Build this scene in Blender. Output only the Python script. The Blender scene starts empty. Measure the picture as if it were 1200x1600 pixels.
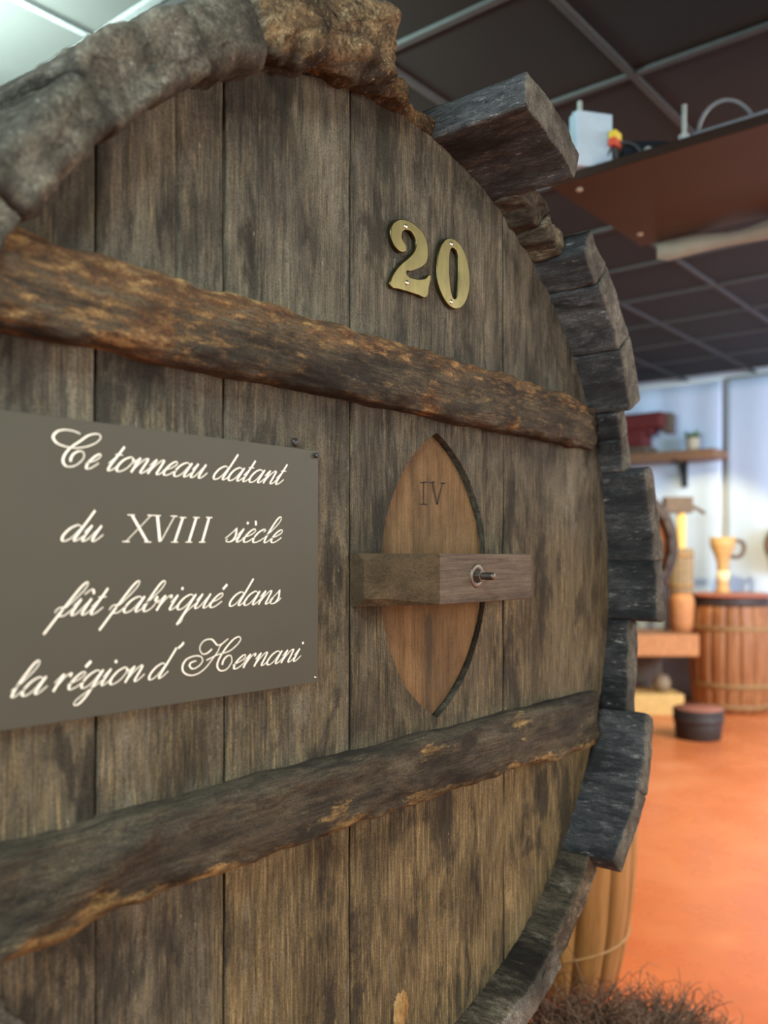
import bpy, bmesh, math, random
from mathutils import Vector, Matrix, noise

random.seed(7)
SC = bpy.context.scene
COL = SC.collection

# ------------------------------------------------------------------ measures
F = 1400.0                       # focal length in pixels of a 1200 x 1600 frame
TH = math.atan(1150 / F)         # angle between view axis and the tun head plane
Z0, HY = 1.26, 870.0
S_, C_ = math.sin(TH), math.cos(TH)
CAM = Vector((-C_ * Z0 - .023 * Z0, -S_ * Z0, 1.26))
HC = 1.26 - .042 * Z0            # height of the tun's axis
R = .545 * Z0                    # inner radius at the head
FW, RT, UP = Vector((C_, S_, 0)), Vector((S_, -C_, 0)), Vector((0, 0, 1))
CEIL = 2.87
WALLX = 7.1


def ray(px, py): return FW + RT * ((px - 600) / F) + UP * ((HY - py) / F)
def on_head(px, py, p=0.0):      # point of the head plane (or p in front of it)
    d = ray(px, py); return CAM + d * ((-p - CAM.y) / d.y)
def at_z(px, py, z):
    d = ray(px, py); return CAM + d * ((z - CAM.z) / d.z)
def at_x(px, py, x):
    d = ray(px, py); return CAM + d * ((x - CAM.x) / d.x)


# ------------------------------------------------------------------ camera
cd = bpy.data.cameras.new('camera')
cam = bpy.data.objects.new('camera', cd); COL.objects.link(cam)
cam.location = CAM
cam.rotation_euler = (math.pi / 2, 0, TH - math.pi / 2)
cd.sensor_fit = 'AUTO'; cd.sensor_width = 36
cd.lens = F / 1600 * 36
cd.shift_y = (HY - 800) / 1600
cd.clip_start = .02
cd.dof.use_dof = True
cd.dof.focus_distance = 1.28
cd.dof.aperture_fstop = 2.9
SC.camera = cam

# ------------------------------------------------------------------ world, lights, exposure
SC.view_settings.view_transform = 'Standard'
SC.view_settings.look = 'None'
SC.view_settings.gamma = 1
SC.view_settings.use_curve_mapping = False
SC.view_settings.exposure = 0.0
w = bpy.data.worlds.new('world'); SC.world = w; w.use_nodes = True
bg = w.node_tree.nodes['Background']
bg.inputs[0].default_value = (.80, .87, 1.0, 1)
bg.inputs[1].default_value = .22


def area(name, loc, target, sx, sy, power, color, spread=180):
    l = bpy.data.lights.new(name, 'AREA'); l.shape = 'RECTANGLE'; l.size = sx; l.size_y = sy
    l.energy = power; l.color = color; l.spread = math.radians(spread)
    o = bpy.data.objects.new(name, l); COL.objects.link(o); o.location = loc
    o.rotation_euler = (Vector(target) - Vector(loc)).to_track_quat('-Z', 'Y').to_euler()
    return o


def spot(name, loc, target, power, color, angle, blend, radius=.05):
    l = bpy.data.lights.new(name, 'SPOT'); l.energy = power; l.color = color
    l.spot_size = math.radians(angle); l.spot_blend = blend; l.shadow_soft_size = radius
    o = bpy.data.objects.new(name, l); COL.objects.link(o); o.location = loc
    o.rotation_euler = (Vector(target) - Vector(loc)).to_track_quat('-Z', 'Y').to_euler()
    return o


# daylight from the shop front at the right, behind the photographer
area('daylight_right', (3.8, -3.4, 2.4), (3.6, .6, 0), 3.0, 1.6, 210, (1.0, .93, .82))
# unseen overhead light added to brighten the open floor on the right
area('floor_fill_right', (4.0, -.9, 2.84), (4.0, -.9, 0), 2.4, 1.2, 120, (1.0, .95, .86))
# soft room light in front of the tun head
area('room_light_front', (-.1, -3.2, 1.2), (.1, 0, .8), 2.4, 1.4, 66, (1.0, .94, .80))
# cool window on the left
area('window_left', (-2.8, -.5, 2.0), (.7, -.1, 1.3), 1.4, 1.4, 40, (.70, .85, 1.0))
# unseen lamps added for the hazy glare at the upper left, one nearer
area('glare_lamp', (.0, 1.85, 2.52), (.35, 1.85, 2.87), .9, .2, 125, (.74, 1.0, .93), 120)
area('glare_lamp_near', (-1.25, -.62, 2.15), (-.5, 0, 1.65), .6, .15, 24, (.88, 1.0, .94))
# cool daylight on the far wall
area('daylight_far', (4.6, -2.2, 2.3), (7.0, 1.9, 1.9), 1.6, 1.6, 190, (.34, .62, 1.0))
# warm spotlights on the display at the far wall
spot('display_spot', (4.9, 1.35, 2.75), at_x(1085, 915, WALLX), 235, (1.0, .84, .46), 40, .45, .05)

# ------------------------------------------------------------------ materials
class NT:
    def __init__(s, name):
        s.m = bpy.data.materials.new(name); s.m.use_nodes = True
        s.t = s.m.node_tree; s.n = s.t.nodes; s.bsdf = s.n['Principled BSDF']
        s.base = None
    def node(s, kind, **kw):
        n = s.n.new(kind)
        for k, v in kw.items(): setattr(n, k, v)
        return n
    def link(s, a, b): s.t.links.new(a, b)
    def coords(s, rnd=True):
        if s.base: return s.base
        tc = s.node('ShaderNodeTexCoord'); out = tc.outputs['Object']
        if rnd:
            oi = s.node('ShaderNodeObjectInfo')
            mul = s.node('ShaderNodeVectorMath', operation='SCALE')
            cmb = s.node('ShaderNodeCombineXYZ')
            for i in range(3): s.link(oi.outputs['Random'], cmb.inputs[i])
            s.link(cmb.outputs[0], mul.inputs[0]); mul.inputs[3].default_value = 13.0
            add = s.node('ShaderNodeVectorMath', operation='ADD')
            s.link(out, add.inputs[0]); s.link(mul.outputs[0], add.inputs[1]); out = add.outputs[0]
        s.base = out; return out
    def noise(s, scale, detail=5, rough=.6, dist=0.0):
        mp = s.node('ShaderNodeVectorMath', operation='MULTIPLY')
        s.link(s.coords(), mp.inputs[0]); mp.inputs[1].default_value = scale
        n = s.node('ShaderNodeTexNoise'); n.inputs['Scale'].default_value = 1.0
        n.inputs['Detail'].default_value = detail; n.inputs['Roughness'].default_value = rough
        n.inputs['Distortion'].default_value = dist
        s.link(mp.outputs[0], n.inputs['Vector']); return n.outputs['Fac']
    def ramp(s, fac, stops):
        r = s.node('ShaderNodeValToRGB'); e = r.color_ramp.elements
        while len(e) < len(stops): e.new(.5)
        for i, (p, c) in enumerate(stops):
            e[i].position = p; e[i].color = (c, c, c, 1) if isinstance(c, (int, float)) else (*c, 1)
        s.link(fac, r.inputs[0]); return r.outputs[0]
    def mix(s, fac, a, b, mode='MIX'):
        m = s.node('ShaderNodeMix', data_type='RGBA', blend_type=mode)
        for v, i in ((fac, 0), (a, 6), (b, 7)):
            if isinstance(v, (int, float)): m.inputs[i].default_value = v
            elif isinstance(v, tuple): m.inputs[i].default_value = (*v, 1)
            else: s.link(v, m.inputs[i])
        return m.outputs[2]
    def math(s, op, a, b):
        m = s.node('ShaderNodeMath', operation=op)
        for i, v in enumerate((a, b)):
            if isinstance(v, (int, float)): m.inputs[i].default_value = v
            else: s.link(v, m.inputs[i])
        return m.outputs[0]
    def attr(s, name):
        a = s.node('ShaderNodeAttribute', attribute_name=name); return a.outputs['Fac']
    def done(s, col, rough=.8, bump=None, strength=.5, dist=.002, metal=0.0, spec=.3):
        b = s.bsdf
        if isinstance(col, tuple): b.inputs['Base Color'].default_value = (*col, 1)
        else: s.link(col, b.inputs['Base Color'])
        if isinstance(rough, (int, float)): b.inputs['Roughness'].default_value = rough
        else: s.link(rough, b.inputs['Roughness'])
        b.inputs['Metallic'].default_value = metal
        b.inputs['Specular IOR Level'].default_value = spec
        if bump is not None:
            bn = s.node('ShaderNodeBump'); bn.inputs['Strength'].default_value = strength
            bn.inputs['Distance'].default_value = dist
            s.link(bump, bn.inputs['Height']); s.link(bn.outputs[0], b.inputs['Normal'])
        return s.m


def axis_scale(axis, across, along):
    v = [across] * 3; v['xyz'.index(axis)] = along; return tuple(v)


def old_wood(name, axis, dark, mid, light, stain, fleck, rough=.85, stain_amt=.55, fleck_at=.66, bump=.6, wear=None, fine=420, stretch=26, wear_scale=(75, 22), soft=.10, mottle=1.0, dark_amt=.8, pale_amt=.55, pale=None, gain=.80, grime=.75):
    t = NT(name)
    g1 = t.noise(axis_scale(axis, fine, fine / stretch), 6, .68)
    g2 = t.noise(axis_scale(axis, 55, 2.6), 5, .6, .4)
    p1 = t.noise(axis_scale(axis, 9, 3.2), 6, .62, .5)
    p2 = t.noise(axis_scale(axis, 22, 8), 7, .7)
    sp = t.noise(axis_scale(axis, 190, 34), 4, .7)
    p3 = t.noise(axis_scale(axis, 13 * mottle, 4.5 * mottle), 8, .68, .3)
    p4 = t.noise(axis_scale(axis, 90, 22), 5, .75)
    gm = t.math('ADD', t.math('MULTIPLY', g1, .55), t.math('MULTIPLY', g2, .45))
    c = t.ramp(gm, [(.38, dark), (.49, mid), (.62, light)])
    c = t.mix(t.math('MULTIPLY', t.ramp(p1, [(.42, 0.0), (.62, 1.0)]), stain_amt), c, stain)
    c = t.mix(t.math('MULTIPLY', t.ramp(p2, [(.50, 0.0), (.68, 1.0)]), .6), c, light)
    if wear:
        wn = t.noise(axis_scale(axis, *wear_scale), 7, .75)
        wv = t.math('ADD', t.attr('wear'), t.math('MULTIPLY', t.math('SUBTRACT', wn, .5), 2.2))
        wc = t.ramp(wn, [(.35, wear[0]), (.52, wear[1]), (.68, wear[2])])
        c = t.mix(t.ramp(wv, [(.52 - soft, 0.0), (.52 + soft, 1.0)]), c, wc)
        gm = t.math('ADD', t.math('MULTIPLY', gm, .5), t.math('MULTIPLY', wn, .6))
    c = t.mix(t.math('MULTIPLY', t.ramp(p3, [(.52, 0.0), (.60, 1.0)]), dark_amt), c, tuple(x * .8 for x in dark))
    c = t.mix(t.math('MULTIPLY', t.math('MULTIPLY', t.ramp(p3, [(.36, 1.0), (.47, 0.0)]), t.ramp(p4, [(.46, 0.0), (.60, 1.0)])), pale_amt), c, pale or fleck)
    c = t.mix(t.ramp(g1, [(.24, .85), (.38, 0.0)]), c, tuple(x * .25 for x in dark))
    fl = t.math('MULTIPLY', t.ramp(sp, [(fleck_at, 0.0), (fleck_at + .07, 1.0)]), t.ramp(p2, [(.46, 0.0), (.6, 1.0)]))
    c = t.mix(t.math('MULTIPLY', fl, .8), c, fleck)
    gr = t.noise((420, 420, 420), 3, .7); gl = t.noise(axis_scale(axis, 7, 3.5), 7, .7, .6)
    gm = t.math('ADD', gm, t.math('MULTIPLY', gr, .35))
    c = t.mix(grime, c, t.ramp(gl, [(.36, .30), (.50, .95), (.62, 1.25)]), 'MULTIPLY')
    c = t.mix(grime, c, t.ramp(gr, [(.34, .45), (.50, 1.0), (.66, 1.35)]), 'MULTIPLY')
    c = t.mix(1.0, c, (gain, gain, gain), 'MULTIPLY')
    hb = t.math('ADD', gm, t.math('MULTIPLY', p2, .5))
    return t.done(c, rough, hb, bump, .004, spec=.25)


M = {}
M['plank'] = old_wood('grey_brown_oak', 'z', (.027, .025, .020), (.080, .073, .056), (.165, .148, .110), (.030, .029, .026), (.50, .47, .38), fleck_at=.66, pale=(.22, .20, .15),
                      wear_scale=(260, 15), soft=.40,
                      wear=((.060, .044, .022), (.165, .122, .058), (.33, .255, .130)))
M['door'] = old_wood('reddish_oak', 'z', (.085, .047, .020), (.145, .084, .036), (.21, .125, .058), (.070, .048, .028), (.3, .2, .12), stain_amt=.5, fleck_at=.8, bump=.25, grime=.3, dark_amt=.25, pale_amt=.15, gain=.92,
                     wear=((.035, .027, .018), (.055, .040, .024), (.080, .058, .034)), wear_scale=(150, 8), soft=.30)
M['bar_rusty'] = old_wood('worn_rusty_oak', 'x', (.020, .017, .013), (.048, .038, .026), (.14, .108, .066), (.018, .016, .014), (.45, .38, .28), bump=1.0, pale_amt=.4, pale=(.20, .15, .085),
                          wear=((.026, .016, .010), (.120, .062, .027), (.36, .24, .10)), soft=.15)
M['bar_ochre'] = old_wood('worn_dark_oak', 'x', (.021, .018, .013), (.050, .042, .028), (.12, .098, .064), (.020, .018, .015), (.45, .38, .25), bump=1.0, pale_amt=.35, pale=(.19, .155, .095),
                          wear=((.06, .036, .016), (.20, .13, .05), (.42, .30, .13)))
M['stave_in'] = old_wood('blackened_oak', 'y', (.028, .032, .035), (.056, .062, .066), (.14, .145, .145), (.025, .028, .031), (.50, .50, .47), stain_amt=.6, fleck_at=.60, bump=.9, stretch=9, pale_amt=.38)
M['stave_warm'] = old_wood('brown_black_oak', 'y', (.025, .021, .016), (.066, .055, .038), (.18, .145, .095), (.024, .021, .019), (.44, .38, .27), stain_amt=.5, fleck_at=.6, bump=1.0, stretch=10)
M['stave_end'] = old_wood('grey_end_grain', 'y', (.06, .058, .048), (.115, .112, .096), (.20, .195, .165), (.055, .053, .046), (.40, .38, .33), stain_amt=.5, bump=.9, stretch=3)
M['rotten'] = old_wood('rotten_crumbly_oak', 'y', (.022, .014, .008), (.085, .055, .026), (.24, .16, .08), (.028, .021, .014), (.45, .35, .2), stain_amt=.5, bump=1.0, fleck_at=.58, fine=240, stretch=2.5)
M['rotten_grey'] = old_wood('grey_rotten_oak', 'y', (.028, .026, .020), (.066, .062, .048), (.15, .138, .108), (.036, .033, .026), (.40, .38, .31), stain_amt=.5, bump=.7, fleck_at=.62, pale_amt=.35, fine=240, stretch=3)
M['latch'] = old_wood('latch_oak', 'x', (.062, .046, .034), (.115, .088, .066), (.18, .145, .11), (.06, .046, .034), (.3, .25, .2), stain_amt=.35, fleck_at=.85, bump=.25, grime=.3, dark_amt=.25, pale_amt=.15)
M['latch_shaded'] = old_wood('latch_oak_shaded', 'x', (.042, .027, .014), (.076, .052, .026), (.115, .080, .045), (.040, .027, .016), (.3, .25, .2), stain_amt=.3, fleck_at=.85, bump=.25, grime=.3, dark_amt=.25, pale_amt=.15)  # darker copy of the latch oak for turned faces: shade put into the colour
M['bare'] = old_wood('fresh_broken_wood', 'z', (.22, .11, .035), (.50, .31, .11), (.70, .50, .22), (.4, .22, .08), (.75, .6, .32), stain_amt=.3, bump=1.0, grime=.3, dark_amt=.25, pale_amt=.15)


def plain(name, col, rough=.6, var=.25, scale=(30, 30, 30), metal=0.0, spec=.3, bump=.1):
    t = NT(name); n = t.noise(scale, 4, .6)
    c = t.ramp(n, [(.3, tuple(x * (1 - var) for x in col)), (.7, tuple(min(1, x * (1 + var)) for x in col))])
    return t.done(c, rough, n, bump, .002, metal, spec)


M['sign'] = plain('olive_grey_board', (.056, .055, .042), .5, .04, (8, 8, 8), bump=.02, spec=.2)
M['sign_edge'] = plain('pale_board_edge', (.48, .46, .38), .5, .1)
M['paint'] = plain('cream_lettering', (.92, .90, .80), .6, .02, bump=0)
M['brass'] = plain('worn_brass', (.115, .102, .045), .40, .25, (45, 45, 20), 1.0, bump=.05)
M['steel'] = plain('dull_steel', (.15, .13, .11), .55, .2, metal=1.0)
M['screw'] = plain('dark_screw', (.02, .02, .02), .35, .2, spec=.5)
M['pin'] = plain('bright_pin', (.62, .60, .52), .35, .2, metal=1.0)
M['ink'] = plain('dark_cut_line', (.03, .022, .016), .8, .2)
M['iron'] = plain('black_iron', (.035, .033, .03), .6, .3, metal=.6)
M['ceil_tile'] = plain('dark_ceiling_tile', (.0145, .014, .013), .75, .12, (3, 3, 3), bump=.02)
M['ceil_bar'] = plain('grey_ceiling_bar', (.050, .052, .052), .6, .1)
M['ceil_slab'] = plain('ceiling_void', (.02, .02, .02), .9, .1)
M['brown_board'] = plain('mahogany_board', (.034, .0185, .0115), .45, .2, (4, .9, 4), bump=.03)
M['pale_lip'] = plain('pale_peeling_strip', (.34, .29, .23), .7, .12, (9, 9, 9))
M['wall_paint'] = plain('white_wall_paint', (.78, .80, .82), .85, .03, (4, 4, 4), bump=.02)
M['dark_wall'] = plain('dark_wall_paint', (.10, .095, .09), .85, .1, (4, 4, 4))
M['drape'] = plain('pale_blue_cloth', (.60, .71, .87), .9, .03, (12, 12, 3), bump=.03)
t = NT('orange_floor')
n1 = t.noise((2.2, 2.2, 2.2), 5, .6); n2 = t.noise((14, 14, 14), 6, .65)
c = t.ramp(n1, [(.3, (.70, .17, .045)), (.55, (.82, .225, .065)), (.75, (.90, .31, .11))])
c = t.mix(t.math('MULTIPLY', t.ramp(n2, [(.45, 0.0), (.75, 1.0)]), .25), c, (.62, .22, .10))
M['floor'] = t.done(c, t.ramp(n1, [(.3, .22), (.7, .34)]), n2, .04, .002, spec=.45)


def barrel_wood(name, a, b, c3):
    t = NT(name)
    g = t.noise((70, 70, 3), 5, .6); p = t.noise((5, 5, 2), 4, .6)
    oi = t.node('ShaderNodeObjectInfo')
    c = t.ramp(g, [(.3, a), (.5, b), (.72, c3)])
    c = t.mix(t.math('MULTIPLY', oi.outputs['Random'], .45), c, tuple(x * .62 for x in b))
    c = t.mix(t.math('MULTIPLY', t.ramp(p, [(.45, 0.0), (.7, 1.0)]), .35), c, a)
    return t.done(c, .5, g, .2, .001, spec=.35)


M['cask_ochre'] = barrel_wood('ochre_varnished_oak', (.20, .098, .026), (.32, .168, .05), (.42, .235, .08))
M['cask_red'] = barrel_wood('red_brown_varnished_oak', (.24, .085, .028), (.40, .16, .055), (.55, .27, .11))
M['cask_head'] = barrel_wood('orange_cask_head', (.42, .15, .06), (.56, .22, .09), (.64, .3, .13))
M['hoop_wood'] = plain('ochre_hoop', (.34, .19, .07), .6, .2)
M['hoop_dark'] = plain('dark_hoop', (.07, .055, .05), .55, .2, metal=.3)
M['lid_red'] = plain('red_brown_lid', (.42, .15, .09), .5, .15)
M['turned'] = plain('turned_pale_wood', (.55, .33, .13), .55, .15)
M['turned_light'] = plain('pale_cream_wood', (.80, .66, .38), .6, .1)
M['bucket'] = plain('dark_brown_tub', (.040, .026, .020), .6, .2)
M['red_iron'] = plain('dark_red_iron', (.13, .022, .022), .5, .2)
M['brown_wood'] = plain('brown_shelf_wood', (.26, .14, .075), .6, .2, (4, 40, 40))
M['dark_wood'] = plain('dark_press_wood', (.12, .085, .06), .65, .2)
M['orange_clay'] = plain('orange_wood', (.58, .25, .09), .6, .15)
M['basket'] = plain('grey_brown_slats', (.30, .22, .13), .7, .2)
M['yellow_wood'] = plain('yellow_wood', (.78, .50, .16), .6, .12)
M['green'] = plain('green_leaves', (.10, .17, .06), .6, .3)
M['pot'] = plain('cream_pot', (.55, .44, .30), .6, .1)
M['pale_blue'] = plain('pale_blue_plastic', (.50, .66, .80), .45, .05)
M['black_plastic'] = plain('blue_black_plastic', (.018, .024, .034), .4, .2)
M['cable'] = plain('dark_grey_cable', (.07, .075, .08), .5, .1)
M['cable_light'] = plain('grey_cable', (.22, .23, .25), .5, .1)
M['yellow'] = plain('yellow_plastic', (.85, .62, .06), .5, .05)
M['red'] = plain('red_plastic', (.75, .10, .05), .5, .05)
M['white_rod'] = plain('galvanised_rod', (.55, .60, .58), .5, .1)
M['twig'] = plain('dry_brown_twigs', (.16, .105, .07), .7, .45, (20, 20, 20))

# ------------------------------------------------------------------ helpers
def link(o, parent=None):
    COL.objects.link(o)
    if parent is not None: o.parent = parent
    return o


def mesh(name, verts, faces, mats, parent=None, smooth=True, mat_idx=None, attr=None):
    me = bpy.data.meshes.new(name)
    me.from_pydata([tuple(v) for v in verts], [], faces)
    for m in (mats if isinstance(mats, (list, tuple)) else [mats]): me.materials.append(m)
    if mat_idx: me.polygons.foreach_set('material_index', mat_idx)
    me.polygons.foreach_set('use_smooth', [smooth] * len(me.polygons))
    if attr:
        a = me.attributes.new('wear', 'FLOAT', 'POINT'); a.data.foreach_set('value', attr)
    me.update()
    return link(bpy.data.objects.new(name, me), parent)


def bm_obj(name, bm, mats, parent=None, smooth=False):
    bmesh.ops.recalc_face_normals(bm, faces=bm.faces)
    me = bpy.data.meshes.new(name); bm.to_mesh(me); bm.free()
    for m in (mats if isinstance(mats, (list, tuple)) else [mats]): me.materials.append(m)
    me.polygons.foreach_set('use_smooth', [smooth] * len(me.polygons))
    return link(bpy.data.objects.new(name, me), parent)


def thing(name, label, cat, loc=(0, 0, 0), rz=0.0, group=None):
    o = bpy.data.objects.new(name, None); COL.objects.link(o)
    o.location = loc; o.rotation_euler = (0, 0, rz); o.empty_display_size = .05
    tag(o, label, cat, group); return o


def tag(o, label, cat, group=None):
    o['label'] = label; o['category'] = cat
    if group: o['group'] = group
    return o


def box_bm(x0, x1, y0, y1, z0, z1, bevel=.003, bm=None):
    b = bmesh.new()
    bmesh.ops.create_cube(b, size=1)
    bmesh.ops.scale(b, vec=(x1 - x0, y1 - y0, z1 - z0), verts=b.verts)
    bmesh.ops.translate(b, vec=((x0 + x1) / 2, (y0 + y1) / 2, (z0 + z1) / 2), verts=b.verts)
    if bevel: bmesh.ops.bevel(b, geom=list(b.edges), offset=bevel, segments=2, affect='EDGES', profile=.5)
    return b


def box(name, x0, x1, y0, y1, z0, z1, mat, parent=None, bevel=.003):
    return bm_obj(name, box_bm(x0, x1, y0, y1, z0, z1, bevel), mat, parent)


def lathe(name, prof, mat, parent=None, n=28, center=(0, 0, 0), axis='z', smooth=True):
    verts, faces = [], []
    k = len(prof)
    for i in range(n):
        a = 2 * math.pi * i / n
        for r, h in prof:
            p = (r * math.cos(a), r * math.sin(a), h)
            if axis == 'y': p = (p[0], -p[2], p[1])          # h counts towards -y
            if axis == 'x': p = (p[2], p[0], p[1])
            verts.append((p[0] + center[0], p[1] + center[1], p[2] + center[2]))
    for i in range(n):
        for j in range(k - 1):
            a, b = i * k + j, ((i + 1) % n) * k + j
            faces.append((a, b, b + 1, a + 1))
    return mesh(name, verts, faces, mat, parent, smooth)


def smooth_path(pts, per=8):
    pts = [Vector(p) for p in pts]; out = []
    for i in range(len(pts) - 1):
        p0 = pts[max(i - 1, 0)]; p1 = pts[i]; p2 = pts[i + 1]; p3 = pts[min(i + 2, len(pts) - 1)]
        for k in range(per):
            t = k / per
            out.append(.5 * ((2 * p1) + (p2 - p0) * t + (2 * p0 - 5 * p1 + 4 * p2 - p3) * t * t + (3 * p1 - p0 - 3 * p2 + p3) * t ** 3))
    out.append(pts[-1]); return out


def tube_geo(path, rad, n, verts, faces):
    base = len(verts); prev = None
    for i, p in enumerate(path):
        d = (path[min(i + 1, len(path) - 1)] - path[max(i - 1, 0)])
        d = d.normalized() if d.length > 1e-9 else Vector((0, 0, 1))
        u = d.cross(Vector((.31, .17, .93)))
        if u.length < .05: u = d.cross(Vector((1, 0, 0)))
        u.normalize()
        if prev is not None:
            u = prev - d * prev.dot(d); u.normalize()
        prev = u; v = d.cross(u)
        r = rad(i / max(1, len(path) - 1)) if callable(rad) else rad
        for k in range(n):
            a = 2 * math.pi * k / n; verts.append(p + (u * math.cos(a) + v * math.sin(a)) * r)
    for i in range(len(path) - 1):
        for k in range(n):
            a, b = base + i * n + k, base + i * n + (k + 1) % n
            faces.append((a, b, b + n, a + n))
    faces.append(tuple(base + k for k in range(n))[::-1])
    e = base + (len(path) - 1) * n
    faces.append(tuple(e + k for k in range(n)))


def tube(name, pts, rad, mat, parent=None, n=8, per=6):
    v, f = [], []
    tube_geo(smooth_path(pts, per) if len(pts) > 2 else [Vector(p) for p in pts], rad, n, v, f)
    return mesh(name, v, f, mat, parent)


def fbm(x, y, z, o=4):
    return noise.fractal(Vector((x, y, z)), 1.0, 2.0, o)


# ------------------------------------------------------------------ the setting
floor = box('floor', -4, WALLX + .1, -5, 4.6, -.1, 0, M['floor'], None, 0); floor['kind'] = 'structure'
wb = box('wall_back', WALLX, WALLX + .15, -5, 4.6, 0, CEIL + .12, M['wall_paint'], None, 0); wb['kind'] = 'structure'
wl = box('wall_left', -4, WALLX, 4.5, 4.6, 0, CEIL + .12, M['dark_wall'], None, 0); wl['kind'] = 'structure'
ceiling = box('ceiling', -4, WALLX, -5, 4.5, CEIL + .06, CEIL + .14, M['ceil_slab'], None, 0); ceiling['kind'] = 'structure'
TX, TY, X0, Y0 = .63, .60, .58, 1.06
ix = range(-4, 11); iy = range(-6, 6)
tile_me = None
for i in ix:
    for j in iy:
        xa, ya = X0 + i * TX, Y0 + j * TY
        if xa + TX > WALLX + .02: continue
        if tile_me is None:
            o = box('ceiling_tile', .012, TX - .012, .012, TY - .012, .006, .03, M['ceil_tile'], ceiling, .004); tile_me = o.data
        else:
            o = link(bpy.data.objects.new('ceiling_tile', tile_me), ceiling)
        o.location = (xa, ya, CEIL + random.uniform(0, .004))
for i in ix:
    xa = X0 + i * TX
    if xa < WALLX: box('ceiling_bar', xa - .012, xa + .012, Y0 - 6 * TY, 4.5, CEIL - .004, CEIL + .012, M['ceil_bar'], ceiling, 0)
for j in iy:
    ya = Y0 + j * TY
    box('ceiling_bar', X0 - 4 * TX, WALLX, ya - .012, ya + .012, CEIL - .005, CEIL + .011, M['ceil_bar'], ceiling, 0)

# cloth hung along the far wall: two panels with soft folds
def drape(y0, y1, z1, label, seed, flare):
    t = thing('cloth_drape', label, 'drape', (0, 0, 0), 0, 'pale drapes on the far wall')
    ny, nz = 60, 24; v, f = [], []
    for k in range(nz + 1):
        h = k / nz
        for i in range(ny + 1):
            s = i / ny
            y = y0 + (y1 - y0) * s
            a = .010 + .022 * (1 - h) ** 1.5
            d = math.sin(s * 42 + seed) * .6 + math.sin(s * 19 + 2 * seed) * .8
            out = flare * (1 - h) ** 3
            v.append((WALLX - .05 - a * (1.2 + d) - out * (.6 + .4 * math.sin(s * 11 + seed)), y, .012 + h * (z1 - .012)))
    for k in range(nz):
        for i in range(ny):
            a = k * (ny + 1) + i; f.append((a, a + 1, a + ny + 2, a + ny + 1))
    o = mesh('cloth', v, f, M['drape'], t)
    md = o.modifiers.new('thick', 'SOLIDIFY'); md.thickness = .004
    tube('curtain_rail', [(WALLX - .07, y0, z1 + .012), (WALLX - .07, y1, z1 + .012)], .010, M['white_rod'], t)
    return t


ysplit = at_x(1131, 700, WALLX - .07).y
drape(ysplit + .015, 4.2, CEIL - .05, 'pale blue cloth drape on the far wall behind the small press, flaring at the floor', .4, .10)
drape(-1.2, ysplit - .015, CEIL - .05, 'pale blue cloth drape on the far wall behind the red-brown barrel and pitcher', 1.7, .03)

# ------------------------------------------------------------------ the old tun
L = 1.35
tun = thing('oak_tun', 'huge weathered round oak tun with broken stave ends, number 20 and an inspection door', 'barrel', (0, 0, 0))


def rad_at(y):
    return R if y <= 0 else R + .030 * math.sin(math.pi * min(1, y / L))


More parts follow.
